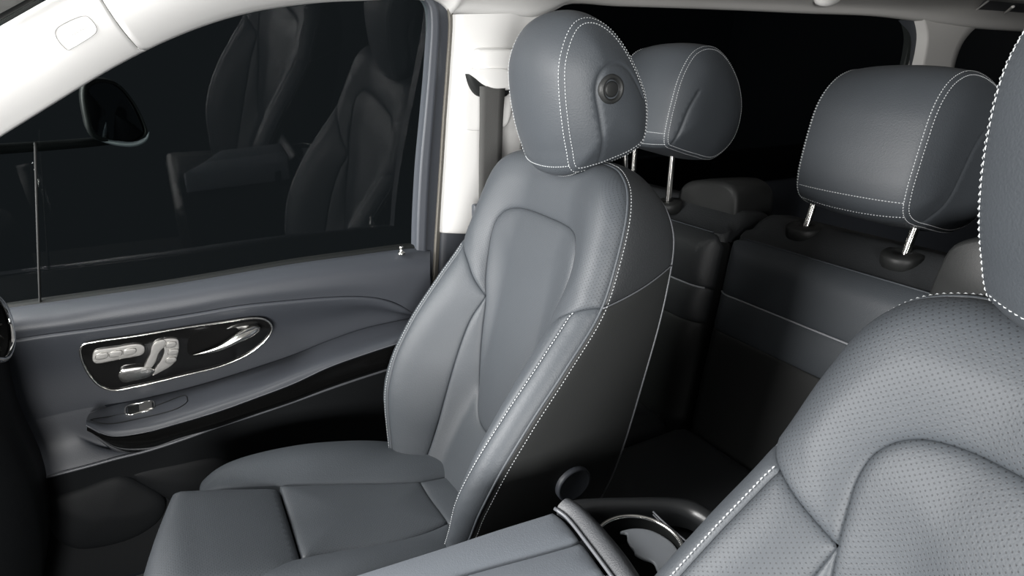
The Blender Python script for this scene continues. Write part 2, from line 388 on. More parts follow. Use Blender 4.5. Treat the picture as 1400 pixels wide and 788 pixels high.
# armrest
a_in = [(122, 566), (150, 556), (200, 545), (254, 532), (300, 519), (350, 503), (400, 486), (450, 466), (500, 449), (590, 430)]
a_mid = [(119, 572), (150, 570), (200, 561), (254, 547), (300, 533), (350, 517), (400, 499), (450, 479), (500, 463), (590, 440)]
a_out = [(118, 577), (150, 587), (200, 582), (254, 567), (300, 552), (350, 535), (400, 515), (450, 495), (500, 478), (590, 449)]
a_low = [(118, 582), (150, 596), (190, 593), (240, 580), (300, 562), (350, 544), (400, 525), (450, 502), (500, 484), (590, 455)]
dl('armrest', [(a_in, 1.335), (a_mid, 1.29), (a_out, 1.247), (a_low, 1.243)], M_door, nu=90, nv=26)
a_low2 = [(119, 584), (150, 598), (190, 595), (240, 582), (300, 564), (350, 546), (400, 527), (450, 504), (500, 486), (590, 457)]
b_low = [(120, 590), (150, 609), (200, 608), (245, 596), (300, 580), (350, 563), (400, 546), (450, 527), (500, 510), (590, 482)]
b_in = [(135, 596), (160, 620), (205, 618), (250, 602), (300, 586), (350, 569), (400, 552), (450, 533), (500, 516), (590, 488)]
dl('armrest_underside', [(a_low2, 1.247), ([(a, b+5) for a, b in a_low2], 1.252), (b_low, 1.27), (b_in, 1.33)], M_gloss, nu=90, nv=20)
tube('armrest_trim_line', [onY(a, b, 1.2425) for a, b in a_low], .0009, M_pipe, door)
c_top = [(-60, 600), (30, 590), (100, 572), (125, 600), (150, 622), (205, 622), (250, 604), (300, 588), (350, 571), (400, 553), (450, 534), (500, 517), (590, 489)]
c_line = [(-60, 690), (20, 665), (70, 651), (120, 638), (160, 627), (200, 617), (250, 601), (300, 583), (350, 567), (400, 550), (450, 532), (500, 515), (590, 487)]
dl('front_lower_panel', [([(-60, 588), (30, 576), (70, 567), (100, 560), (120, 557), (140, 553)], 1.3405), ([(-60, 640), (20, 622), (60, 612), (110, 604), (150, 612), (230, 600)], 1.334), ([(-60, 688), (20, 663), (70, 649), (120, 636), (190, 618), (300, 582)], 1.312)], M_door, nu=60, nv=24)
tube('lower_accent_line', [onY(a, b, 1.308) for a, b in c_line], [.003, .003], M_pipe, door)
low1 = [(-60, 720), (20, 692), (120, 662), (200, 638), (300, 610), (400, 583), (500, 556), (590, 530)]
low2 = [(-60, 900), (20, 850), (120, 800), (200, 780), (300, 740), (400, 720), (500, 700), (590, 690)]
dl('lower_panel', [(c_line, 1.312), (low1, 1.322), ([(-60, 790), (20, 750), (120, 720), (200, 690), (300, 660), (400, 640), (500, 620), (590, 600)], 1.335), (low2, 1.33)], M_doord, nu=80, nv=20)
# map pocket and speaker bulge at the foot of the door
pk = sp([onY(a, b, 1.31)[[0, 2]] for a, b in [(62, 692), (110, 672), (163, 655), (195, 667), (226, 690), (220, 715), (190, 738), (150, 752), (105, 757), (75, 742)]], closed=True, step=.008)
panel('map_pocket', pk, lambda a, b, h: np.stack([a, 1.325-h, b], 1), M_doord, door, hb=.008, wb=.006, hp=.012, wp=.05, skirt=.02, flip=False)
pk2 = sp([onY(a, b, 1.31)[[0, 2]] for a, b in [(178, 655), (240, 640), (300, 632), (330, 650), (300, 690), (240, 694), (228, 688)]], closed=True, step=.008)
panel('lower_pad', pk2, lambda a, b, h: np.stack([a, 1.328-h, b], 1), M_doord, door, hb=.006, wb=.006, hp=.006, wp=.05, skirt=.02)
# control panel oval
def dp(pts, y=1.3150): return arr([onY(a, b, y)[[0, 2]] for a, b in pts])
def ovaly(x, z): return np.full_like(x, 0)+1.3140
ov = sp(dp([(110, 478), (114, 470), (130, 466), (180, 459), (240, 449), (300, 440), (345, 434), (362, 436), (371, 445), (367, 458), (345, 479), (305, 498), (250, 512), (190, 526), (155, 532), (138, 527), (120, 508)]), closed=True, step=.005)
panel('control_panel', ov, lambda a, b, h: np.stack([a, 1.3110-h, b], 1), M_gloss, door, hb=.001, hp=.0, skirt=.012, step=.012)
tube('chrome_surround', [(p[0], 1.3085, p[1]) for p in sp(ov, 110, closed=True)], .0019, M_chrome, door, closed=True, n=150)
def plate(name, px, y0, y1, m, parent=None, hb=.0022, hp=.0, **k):
    ol = sp(dp(px, y0), closed=True, step=.0025)
    return panel(name, ol, lambda a, b, h: np.stack([a, y1-h, b], 1), m, parent or door, step=.004, hb=hb, wb=.0004, hp=hp, wp=.006, rings=(.0005, .0012), skirt=.005, smooth=False, **k)
sw = plate('memory_switch', [(127, 482), (131, 478), (160, 473), (190, 469), (197, 472), (198, 479), (194, 484), (165, 490), (132, 496), (127, 493)], 1.3110, 1.3070, M_steel)
for k in range(3):
    plate('memory_key', [(132+19*k, 483-3*k), (148+19*k, 480.5-3*k), (147+19*k, 487.5-3*k), (131+19*k, 490-3*k)], 1.3110, 1.3045, M_steel, sw)
sb = plate('seat_back_switch', [(221, 464), (242, 462), (245, 470), (243, 485), (236, 497), (222, 506), (208, 512), (212, 502), (219, 492), (224, 478)], 1.3110, 1.3060, M_steel)
for a, b in ((228, 468), (231, 478), (228, 489)):
    plate('seat_back_key', [(a, b), (a+13, b-1.5), (a+12, b+5), (a-1, b+7)], 1.3070, 1.3035, M_steel, sb)
plate('headrest_switch', [(207, 472), (214, 465), (226, 463), (227, 470), (218, 480), (212, 495), (205, 503), (196, 505), (200, 492), (205, 482)], 1.3110, 1.3050, M_steel)
plate('seat_cushion_switch', [(162, 513), (165, 504), (180, 500), (205, 500), (212, 505), (205, 512), (190, 517), (168, 520)], 1.3110, 1.3035, M_chrome, hb=.004, hp=.001)
# door handle over a flat black patch painting the shade of its recess
plate('handle_recess_shade', [(262, 458), (300, 452), (325, 449), (322, 462), (300, 476), (270, 487), (258, 484), (256, 470)], 1.3110, 1.3088, M_hole, hb=.0, hp=.0)
hc = [onY(a, b, y) for a, b, y in [(262, 486, 1.3030), (280, 482, 1.2910), (302, 475, 1.2850), (322, 464, 1.2850), (338, 456, 1.2900), (348, 450, 1.3030)]]
o = tube('door_handle', hc, [.0015, .0045, .0090, .0135, .0175, .0165], M_chrome, door, seg=16, rz=.6)
# window switch tray on the armrest
def armp(px, dy=0): return arr([onY(a, b, 1.29-(b-560)*.0011*0)[:] for a, b in px])
hta = hitter([o for o in bpy.data.objects if o.name.split('.')[0] in ('armrest', 'centre_panel', 'armrest_underside', 'front_lower_panel')])
_q = hta(150, 575), hta(240, 555), hta(160, 565)
arm_n = np.cross(_q[1]-_q[0], _q[2]-_q[0]); arm_n /= np.linalg.norm(arm_n); arm_n = arm_n if arm_n[2] > 0 else -arm_n
def armsurf(pts, n=0): return arr([hta(a, b)+arm_n*n for a, b in pts]), arm_n
pts, nn = armsurf([(124, 575), (150, 570), (200, 560), (225, 551), (253, 541), (256, 546), (256, 550), (245, 558), (228, 564), (190, 573), (150, 580), (132, 578)], .0006)
tube('switch_tray_edge', list(pts), .0009, M_blk, door, closed=True)
pts, nn = armsurf([(174, 556), (191, 552), (208, 549), (209.5, 560), (192, 564.5), (174.5, 568.5)], .001)
tube('window_switch_frame', list(pts), .0016, M_chrome, door, closed=True)
b0, nn = armsurf([(175, 557), (190, 553), (190.5, 564), (175.5, 567.5)], .0005); V = np.vstack([b0, b0-nn*.01]); mesh('window_switch_pocket', V, [(0, 1, 2, 3), (4, 5, 1, 0), (5, 6, 2, 1), (6, 7, 3, 2), (7, 4, 0, 3)], M_blk, door, smooth=False)
b0, nn = armsurf([(190, 553), (207.5, 550), (208.5, 560), (190.5, 564)], .001); V = np.vstack([b0+nn*.003*arr([0, 1, 1, 0])[:, None], b0-nn*.01]); mesh('window_switch', V, [(0, 1, 2, 3), (4, 5, 1, 0), (5, 6, 2, 1), (6, 7, 3, 2), (7, 4, 0, 3)], M_steel, door, smooth=False)
# lock pin at the rear of the rail
lp = onY(549, 346, 1.335)
lathe('lock_pin', [(.008, -.004), (.009, 0), (.006, .003), (.004, .004), (.004, .011), (.005, .013), (.004, .016), (.001, .017)], lp, (0, 0, 1), M_chrome, door, seg=20)
# window frame strip of the door (rear edge) and dark gasket
fr0 = [(572, -6), (583, 8), (586, 29), (583, 90), (577, 160), (571, 225), (567, 300), (566, 346)]
fr1 = [(585, -8), (597, 8), (600, 29), (597, 90), (592, 160), (587, 225), (583, 300), (581, 352)]
fr2 = [(602, 0), (611, 8), (615, 24), (612, 90), (607, 160), (603, 225), (598, 300), (592, 400)]
dl('window_frame', [([(a-4, b) for a, b in fr0], 1.385), (fr0, 1.372), ([(a+4, b) for a, b in fr0], 1.352), (fr1, 1.350), ([(a+3, b) for a, b in fr1], 1.356), (fr2, 1.362)], M_grey, nu=60, sharp=True)
dl('door_seal', [([(a-3, b) for a, b in fr2], 1.362), ([(a, b) for a, b in fr2], 1.352), ([(a+5, b) for a, b in fr2], 1.368)], mat('taupe_seal', (.16, .15, .13), .7), nu=60, sharp=True)
gk = [(-60, 438), (20, 425), (120, 411), (217, 397), (300, 383), (400, 366), (480, 355), (562, 345), (588, 346)]
dl('glass_gasket', [(gk, 1.362), ([(a, b-9) for a, b in gk], 1.372), ([(a, b-12) for a, b in gk], 1.41), ([(a, b-12) for a, b in gk], 1.455)], M_blk, nu=60)
# front quarter post at far left of the window
tube('window_divider', [onY(48, 195, 1.37), onY(51, 300, 1.37), onY(55, 420, 1.37)], .0022, M_blk, door)
# the pane
def pane(name, y, zt, zb, x0, x1, tilt, m, n=14):
    rows = [[(x, y-tilt*t**1.4, zb+(zt-zb)*t) for x in np.linspace(x0, x1, n)] for t in np.linspace(0, 1, 8)]
    o = grid(name, rows, m, None); return structure(o)
pane('window_1', 1.455, 1.42, .70, -.45, .56, .105, M_glass)

#PILLARS
# ------------------------------------------------------------------ B pillar trim
bp = []
Bl = [(617, 20), (613, 90), (608, 160), (604, 225), (600, 300), (600, 316)]
Br = [(750, 18), (737, 60), (722, 120), (718, 190), (712, 260), (700, 318)]
def Bx(px, y): return [onY(a, b, y) for a, b in px]
bl = sp(Bx(Bl, 1.366), 50); br = sp(Bx(Br, 1.372), 50)
def bsec(t, out): 
    m = bl*(1-t)+br*t; m = m.copy(); m[:, 1] -= out; return m
rows = [bl+arr([-.004, .02, 0]), bl+arr([0, .003, 0])]+[bsec(t, .014*math.sin(math.pi*min(1, t*1.3+.08))**.5 if t*1.3+.08 < 1 else 0) for t in np.linspace(.03, 1, 14)]+[br+arr([.012, .03, 0]), br+arr([.02, .09, 0])]
R = arr(rows); 
end = R[:, -1:].copy(); end[:, :, 1] += .014; end[:, :, 2] -= .003
end0 = R[:, -1:].copy(); end0[:, :, 1] += .002; end0[:, :, 2] -= .003
B = structure(grid('trim_4', np.concatenate([R, end0, end], 1), M_white))
# dark lower pillar
low = structure(loft('trim_5', [Bx([(598, 305), (597, 350), (595, 420), (590, 560)], 1.385), Bx([(602, 305), (601, 350), (598, 420), (593, 560)], 1.372), Bx([(650, 305), (652, 350), (655, 420), (655, 560)], 1.366), Bx([(720, 305), (720, 350), (720, 420), (720, 560)], 1.37)], M_grey, nu=30))
# recess plate of the belt anchor
rp = sp([onY(a, b, 1.35)[[0, 2]] for a, b in [(641, 72), (648, 67), (690, 66), (703, 70), (707, 80), (704, 125), (694, 170), (684, 176), (636, 177), (632, 172), (636, 110)]], closed=True, step=.004)
rplate = structure(panel('trim_6', rp, lambda a, b, h: np.stack([a, 1.3505-h, b], 1), M_white, None, step=.008, hb=.003, wb=.002, hp=0, skirt=.012))
# seam shadow groove at top of pillar: header trim above it
hd = structure(loft('trim_7', [Bx([(598, -40), (650, -45), (700, -50), (760, -60), (800, -60)], 1.16), Bx([(603, -15), (650, -20), (700, -22), (750, -20), (790, -14)], 1.27), Bx([(610, 4), (650, 6), (700, 8), (735, 8), (785, -2)], 1.345), Bx([(617, 17), (650, 19), (700, 20), (733, 21), (772, 4)], 1.362), Bx([(618, 19.5), (650, 21), (700, 22), (735, 23), (776, 5)], 1.38)], M_white, nu=50))
# belt guide, belt
bt = thing('seat_belt', onY(672, 95, 1.34), 'dark grey front seat belt hanging from a white anchor cover on the pillar', 'seat belt')
box('anchor_cover', onY(645, 97, 1.345)+arr([0, -.03, 0]), onY(706, 68, 1.345)+arr([0, .0, 0]), M_white, bt, bev=.009)
cv = sp([onY(a, b, 1.315)[[0, 2]] for a, b in [(641, 98), (700, 98), (702, 119), (700, 122), (676, 122), (662, 116), (652, 108)]], closed=True, step=.003)
panel('anchor_hood', cv, lambda a, b, h: np.stack([a, 1.312-h, b], 1), M_white, bt, step=.006, hb=.004, wb=.003, hp=.002, skirt=.03)
dk = sp([onY(a, b, 1.325)[[0, 2]] for a, b in [(641, 98), (645, 118), (655, 131), (672, 134), (692, 131), (697, 120), (670, 112)]], closed=True, step=.004)
panel('belt_guide', dk, lambda a, b, h: np.stack([a, 1.322-h, b], 1), M_blk, bt, step=.008, hb=.003, hp=0, skirt=.02)
wb0 = [onY(a, b, y) for a, b, y in [(656, 118, 1.313), (656, 160, 1.308), (655, 230, 1.30), (655, 300, 1.29), (655, 370, 1.285)]]
wb1 = [onY(a, b, y) for a, b, y in [(691, 118, 1.309), (688, 160, 1.304), (686, 230, 1.296), (686, 300, 1.286), (686, 370, 1.281)]]
loft('webbing', [wb0, wb1], M_webb, bt, nu=30, thick=.0016)
tg = onY(666, 287, 1.285)
box('buckle_stop', onY(646, 299, 1.29)+arr([0, -.012, 0]), onY(700, 273, 1.29)+arr([0, .008, 0]), M_grey, bt, bev=.006)

# rear side: window panes, rail, C pillar
pane('window_2', 1.49, 1.36, .80, .86, 2.62, .02, M_privacy)
pane('window_3', 1.50, 1.36, .80, 2.80, 3.58, .02, M_privacy)
rail0 = [(745, 28), (757, 14), (772, 8), (850, 9.5), (1000, 14.5), (1100, 19), (1200, 23), (1240, 26), (1253, 33), (1259, 48), (1258, 70), (1253, 95), (1247, 130)]
r0 = Bx(rail0, 1.45)
rr0 = Bx([(738, 30), (772, 4), (850, 4), (1000, 8), (1100, 12), (1200, 16), (1262, 24), (1330, 32), (1420, 36)], 1.41)
structure(loft('trim_8', [[p+arr([0, .03, .004]) for p in Bx([(745, 27), (772, 8), (850, 9.5), (1000, 14.5), (1100, 19), (1200, 23), (1260, 30), (1330, 39), (1420, 45)], 1.45)], Bx([(745, 26), (772, 7), (850, 8.5), (1000, 13.5), (1100, 18), (1200, 22), (1260, 29), (1330, 38), (1420, 44)], 1.45),
    Bx([(738, 10), (772, -4), (850, -3), (1000, 1), (1100, 5), (1200, 9), (1262, 14), (1330, 22), (1420, 28)], 1.41),
    [(.70, 1.30, 1.375), (.9, 1.30, 1.385), (1.3, 1.30, 1.39), (1.8, 1.30, 1.395), (2.2, 1.30, 1.395), (2.7, 1.30, 1.395), (3.1, 1.30, 1.395), (3.6, 1.30, 1.395)],
    [(.60, 1.08, 1.395), (.9, 1.08, 1.40), (1.3, 1.08, 1.40), (1.8, 1.08, 1.40), (2.2, 1.08, 1.40), (2.7, 1.08, 1.40), (3.1, 1.08, 1.40), (3.6, 1.08, 1.40)]], M_roof, nu=80))
cl = [(1255, 20), (1262, 48), (1260, 70), (1255, 95), (1248, 140), (1240, 200)]
cr = [(1345, 30), (1328, 44), (1316, 60), (1308, 80), (1302, 110), (1290, 200)]
structure(loft('trim_9', [[p+arr([-.02, .05, 0]) for p in Bx([(a-4, b) for a, b in cl], 1.45)], Bx([(a-2, b) for a, b in cl], 1.455), Bx([(a+6, b) for a, b in cl], 1.44), Bx([(a+18, b) for a, b in cl], 1.445), Bx(cr, 1.455), [p+arr([.02, .05, 0]) for p in Bx(cr, 1.455)]], M_roof, nu=30, sharp=True))
structure(loft('trim_10', [Bx([(1228, 28), (1245, 50), (1244, 80), (1238, 140)], 1.47), Bx([(1252, 28), (1262, 50), (1260, 80), (1250, 140)], 1.465)], M_grey, nu=20))
# coat hook on the rail and ceiling vent unit
ck = thing('coat_hook', onY(1128, 2, 1.39), 'small pale coat hook on the roof rail above the rear side window', 'hook')
tube('hook', [onY(1116, -4, 1.39), onY(1120, 1, 1.37), onY(1130, 2.5, 1.36), onY(1142, -1, 1.37), onY(1146, -5, 1.39)], [.010, .014, .015, .014, .010], M_white, ck)
cvx = thing('ceiling_vent', onZ(1360, 14, 1.392), 'grey air vent unit on the rear ceiling above the quarter window', 'vent')
vp = [onZ(a, b, 1.385) for a, b in [(1326, 20), (1356, -2), (1440, -2), (1440, 37)]]
V = arr([tuple(p) for p in vp]+[tuple(p+arr([0, 0, .016])) for p in vp])
mesh('housing', V, [(0, 1, 2, 3), (4, 5, 1, 0), (5, 6, 2, 1), (6, 7, 3, 2), (7, 4, 0, 3)], M_grey, cvx, smooth=False)
tube('vent_edge', [vp[0], vp[0]*.5+vp[1]*.5, vp[1]], .003, M_white, cvx)
tube('vent_blade', [onZ(1371, 20, 1.382), onZ(1378, 15, 1.382), onZ(1385, 9, 1.382)], .005, M_roof, cvx)
lathe('vent_knob', [(.009, 0), (.008, -.006), (.001, -.007)], onZ(1394, 24, 1.384), (0, 0, 1), M_roof, cvx, seg=16)

#SEATS
# ------------------------------------------------------------------ front seats
class Frame:
    def __init__(s, O, rec, yaw=0, m=1):
        r = math.radians(rec); y = math.radians(yaw); R = Matrix.Rotation(y, 3, 'Z')
        s.O = arr(O); s.S = arr(R @ Vector((0, 1, 0))); s.T = arr(R @ Vector((math.sin(r), 0, math.cos(r)))); s.N = arr(R @ Vector((-math.cos(r), 0, math.sin(r))))
    def on_s(s, x, y, sv):
        r = ray(x, y); k = (sv-(CP-s.O)@s.S)/(r@s.S); p = CP+r*k-s.O; return arr([p@s.T, p@s.N])
    def __call__(s, a, b, c): return s.O+np.multiply.outer(a, s.S)+np.multiply.outer(b, s.T)+np.multiply.outer(c, s.N)
HALF = [(0, .652), (.06, .651), (.12, .648), (.160, .641), (.198, .621), (.223, .585), (.237, .53), (.246, .46), (.252, .38), (.255, .28), (.253, .18), (.243, .09), (.222, .02), (.195, -.04), (.165, -.11)]
hr = sp(HALF, 80)
RIM = np.vstack([hr[::-1]*arr([1, 1]), (hr*arr([-1, 1]))[1:]])       # from far bottom over the top to near bottom
RIMC = RIM
def Wt(t): return catI(t, [-.11, 0, .09, .18, .28, .38, .46, .53, .58], [.18, .225, .245, .253, .255, .252, .246, .238, .228])
def F(s, t):
    s = np.asarray(s, float); t = np.asarray(t, float)
    c = catI(t, [-.15, 0, .1, .2, .3, .4, .5, .58, .66], [-.02, -.045, -.066, -.072, -.070, -.064, -.052, -.050, -.058])
    cr = catI(t, [-.15, 0, .06, .13, .22, .33, .43, .52, .60, .66], [.03, .066, .078, .076, .056, .018, -.016, -.022, -.026, -.036])
    q = np.abs(s)/Wt(np.clip(t, -.11, .58))
    g = sm((q-.30)/.56)
    n = c+(cr-c)*g
    d = dist_poly(np.stack([s.ravel(), t.ravel()], 1), RIMC, False).reshape(s.shape)
    n = n-.022*(1-np.minimum(d/.034, 1))**2.2
    # dip below the headrest
    n = n-.012*sm((t-.56)/.09)*np.exp(-(s/.12)**2)*0
    return n
def Fmap(fr):
    def f(s, t, h):
        e = 1e-3; n0 = F(s, t); gs = (F(s+e, t)-F(s-e, t))/(2*e); gt = (F(s, t+e)-F(s, t-e))/(2*e)
        L = np.sqrt(1+gs**2+gt**2); return fr(s-gs/L*h, t-gt/L*h, n0+h/L)
    return f
def nb(t): return catI(t, [-.12, 0, .1, .33, .49, .576, .65], [-.16, -.185, -.190, -.178, -.170, -.160, -.130])
INS = [(0, .532), (.06, .531), (.102, .526), (.130, .514), (.148, .490), (.153, .46), (.146, .415), (.135, .37), (.120, .32), (.110, .26), (.098, .20), (.082, .15), (.056, .110), (.026, .090), (0, .086)]
SEAM = [(.249, .435), (.215, .41), (.18, .385), (.152, .355), (.130, .32), (.132, .28), (.133, .23), (.130, .17), (.124, .10), (.114, .03), (.105, -.04), (.098, -.12)]
STI = [(.214, .412), (.216, .37), (.218, .30), (.217, .22), (.210, .14), (.197, .07), (.178, .0), (.155, -.06), (.140, -.118)]
def front_seat(name, O, rec, yaw, label, corner=(.130, .33), SEAM=SEAM, bmat=M_lea):
    root = thing(name, (O[0]-.1, O[1], .02), label, 'seat')
    fr = Frame(O, rec, yaw); fm = Fmap(fr)
    ins = sp(INS, 60); insC = np.vstack([ins, (ins*arr([-1, 1]))[::-1][1:-1]])
    panel('backrest_insert', insC, fm, M_per, root, hb=.006, wb=.005, hp=.010, wp=.05, flip=True)
    seam = None; j = np.argmin(np.linalg.norm(ins-arr(corner), axis=1))
    # the bolster seam touches the insert at one point: two smooth pieces meeting there
    q = ins[j]; SM = arr(SEAM); hi_ = [p for p in SM if p[1] > q[1]+.012]; lo_ = [p for p in SM if p[1] < q[1]-.03]
    sa = sp(hi_+[q], 30); sb_ = sp([q]+lo_, 50); k = len(sa)-1; seam = np.vstack([sa, sb_[1:]])
    # index on the rim where the yoke seam ends
    def rimi(t, sgn=1, hi=True):
        h = hr*arr([sgn, 1]); i = np.argmin(np.abs(h[:, 1]-t)+(h[:, 1] > .6)*1); return h[:i+1], h[i:]
    for sg in (1, -1): pass
    up, _ = rimi(.435)
    seam[0] = up[-1]
    # yoke: rim over the top, in along the seam to the insert, around the insert top
    halfy = np.vstack([up, seam[1:k+1]]); inner = ins[:j+1][::-1]
    right = np.vstack([halfy, inner[1:]])
    yoke = np.vstack([halfy, inner[1:-1], (inner[::-1]*arr([-1, 1]))[1:], (halfy*arr([-1, 1]))[::-1][1:-1]])
    # inner goes to the top centre of the insert then mirrored: guard duplicate points
    yoke = np.vstack([up, seam[1:k+1], ins[:j][::-1], (ins[1:j+1]*arr([-1, 1])), (seam[1:k]*arr([-1, 1]))[::-1], (up*arr([-1, 1]))[::-1][:-1]])
    panel('backrest_yoke', yoke, fm, M_per, root, hb=.004, hp=.009, wp=.04, flip=True)
    # lower centre band below and beside the insert
    sl = seam[k:]; il = ins[j:]
    band = np.vstack([sl, (sl*arr([-1, 1]))[::-1], (il[1:]*arr([-1, 1])), il[::-1][1:-1]])
    panel('lumbar_band', band, fm, M_lea, root, hb=.004, hp=.004, wp=.03, flip=True)
    dn = hr[len(up)-1:]
    for sg in (1, -1):
        st = sp(STI, 60); c0 = np.argmin(np.linalg.norm(seam[:k]-st[0], axis=1)); st[0] = seam[c0]
        inn = np.vstack([seam[c0:], [(.118, -.122)], st[::-1][:-1]])*arr([sg, 1])
        out = np.vstack([seam[:c0+1], st[1:], dn[::-1][1:-1]])*arr([sg, 1])
        panel('side_bolster', inn, fm, bmat, root, hb=.004, hp=.004, wp=.04, flip=True)
        b = panel('bolster_edge', out, fm, M_lea, root, hb=.0035, hp=.002, wp=.02, flip=True)
        s2 = st*arr([sg, 1]); s2 = s2+arr([sg*.005, 0]); P0 = fm(s2[:, 0], s2[:, 1], np.full(60, .0042)); P1 = fm(s2[:, 0], s2[:, 1], np.full(60, .02))
        stitches('bolster_stitching', P0, P1-P0, M_thread, b, wd=.0010)
    # rim seam stitching (both sides of the top) and piping
    rim = RIM; h0 = F(rim[:, 0], rim[:, 1])
    e3 = fr(rim[:, 0], rim[:, 1], h0)
    inr = rim*arr([.985, .993]); 
    P0 = fm(inr[:, 0], inr[:, 1], np.full(len(inr), .005)); P1 = fm(inr[:, 0], inr[:, 1], np.full(len(inr), .02))
    tube('rim_piping', list(e3[2:-2:2]), .0022, M_lea, root)
    # gusset: from the rim back to the shell
    n_ = len(rim); back2 = rim*arr([.965, .985]); nbk = nb(rim[:, 1]); L = np.concatenate([[0], np.cumsum(np.linalg.norm(np.diff(rim, axis=0), axis=1))]); tot = L[-1]
    rim3 = fr(rim[:, 0], rim[:, 1], h0); bk3 = fr(back2[:, 0], back2[:, 1], nbk); cen = fr(np.zeros(n_), np.full(n_, .30), nbk*.5)
    tr = np.gradient(rim, axis=0); tr /= np.linalg.norm(tr, axis=1)[:, None]; on = np.stack([tr[:, 1], -tr[:, 0]], 1); on *= np.sign((on*(rim-arr([0, .3]))).sum(1))[:, None]
    out3 = fr(on[:, 0], on[:, 1], np.zeros(n_))-fr.O
    def gm(u, v, h):
        a = arr([np.interp(u, L, rim3[:, q]) for q in range(3)]).T; c = arr([np.interp(u, L, bk3[:, q]) for q in range(3)]).T; o = arr([np.interp(u, L, out3[:, q]) for q in range(3)]).T
        v_ = np.clip(v/.2, 0, 1)[:, None]
        return a*(1-v_)+c*v_+o*(.007*np.sin(np.pi*v_)+h[:, None]*1.0)
    # seam positions along the rim (near side = end of the list; far side = beginning)
    def Lat(t, near): 
        idx = np.where(rim[:, 0] < 0)[0] if near else np.where(rim[:, 0] > 0)[0]; i = idx[np.argmin(np.abs(rim[idx, 1]-t))]; return L[i]
    uF0, uF1, uN0, uN1 = Lat(.435, False), Lat(.535, False), Lat(.435, True), Lat(.535, True)
    def seamcurve(u0, u1, n=20): t = np.linspace(0, 1, n); return np.stack([u0+(u1-u0)*t**1.0, .2*t], 1)
    top = np.vstack([seamcurve(uF0, uF1), seamcurve(uN0, uN1)[::-1]])
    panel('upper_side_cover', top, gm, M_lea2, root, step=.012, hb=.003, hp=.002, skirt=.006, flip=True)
    for near, (a, c), e in ((False, (uF0, uF1), 0), (True, (uN0, uN1), tot)):
        low = np.vstack([seamcurve(a, c), [(e, .2), (e, 0)]])
        panel('side_shell', low, gm, M_shell, root, step=.014, hb=.003, hp=.001, skirt=.006, flip=True)
        bs = seamcurve(a, c, 24); P = gm(bs[:, 0], bs[:, 1], np.full(24, .002)); tube('side_seam', list(P), .0012, M_pipe, root)
        hh = np.linspace(min(a, e)+.0, max(a, e), 80); E0 = gm(hh, np.full(80, .008), np.full(80, .0045)); 
    # stitch line just behind the piping on the gusset
    hh = np.linspace(L[-1]*.02, L[-1]*.98, 500); E0 = gm(hh, np.full(500, .007), np.full(500, .0035)); E1 = gm(hh, np.full(500, .007), np.full(500, .02))
    stitches('rim_stitching', E0, E1-E0, M_thread, root, wd=.0009)
    # rear edge trim line and shell
    be = gm(L, np.full(n_, .2), np.full(n_, .001)); tube('rear_edge_trim', list(be[4:-4:3]), .0018, M_pipe, root)
    def bm_(s, t, h): 
        d = dist_poly(np.stack([s/.965, t/.985], 1), rim, False); return fr(s, t, nb(t)-.02*(1-np.exp(-d/.05))-h)
    bo = np.vstack([back2, [(0, -.112)]]) if False else back2
    panel('back_shell', bo, bm_, M_shell, root, step=.02, hb=0, hp=0, skirt=0, flip=False)
    # inner core so that no light leaks through seams
    core = [fr(rim[:, 0]*.93, rim[:, 1]*.97+.005, F(rim[:, 0]*.93, rim[:, 1]*.97+.005)*0+k*1.0) for k in ()]
    return root, fr, fm, gm
seatA, frA, fmA, gmA = front_seat('front_seat', (.384, .963, .443), 18.9, -1.6, 'charcoal leather front passenger seat between the door armrest and the centre console')
# round cap at the recliner, on the near side shell
_h = hitter([o for o in bpy.data.objects if o.name.startswith('side_shell')])
P = _h(782, 660); _n = np.cross(_h(790, 655)-P, _h(782, 645)-P); _n = _n if _n[1] < 0 else -_n
lathe('recliner_cap', [(.033, -.03), (.033, .003), (.031, .006), (.028, .0055), (.026, .004), (.001, .004)], P+_n/np.linalg.norm(_n)*.003, _n, M_grey, seatA, seg=48)
SEAM2 = [(.249, .435), (.225, .425), (.19, .41), (.165, .398), (.148, .385), (.143, .34), (.140, .28), (.133, .20), (.124, .10), (.114, .03), (.105, -.04), (.098, -.12)]
seatB, frB, fmB, gmB = front_seat('front_seat', (.284, .153, .427), 20.2, -13.5, 'charcoal perforated leather driver seat in the right foreground, cropped by the frame', (.146, .390), SEAM2, M_per)


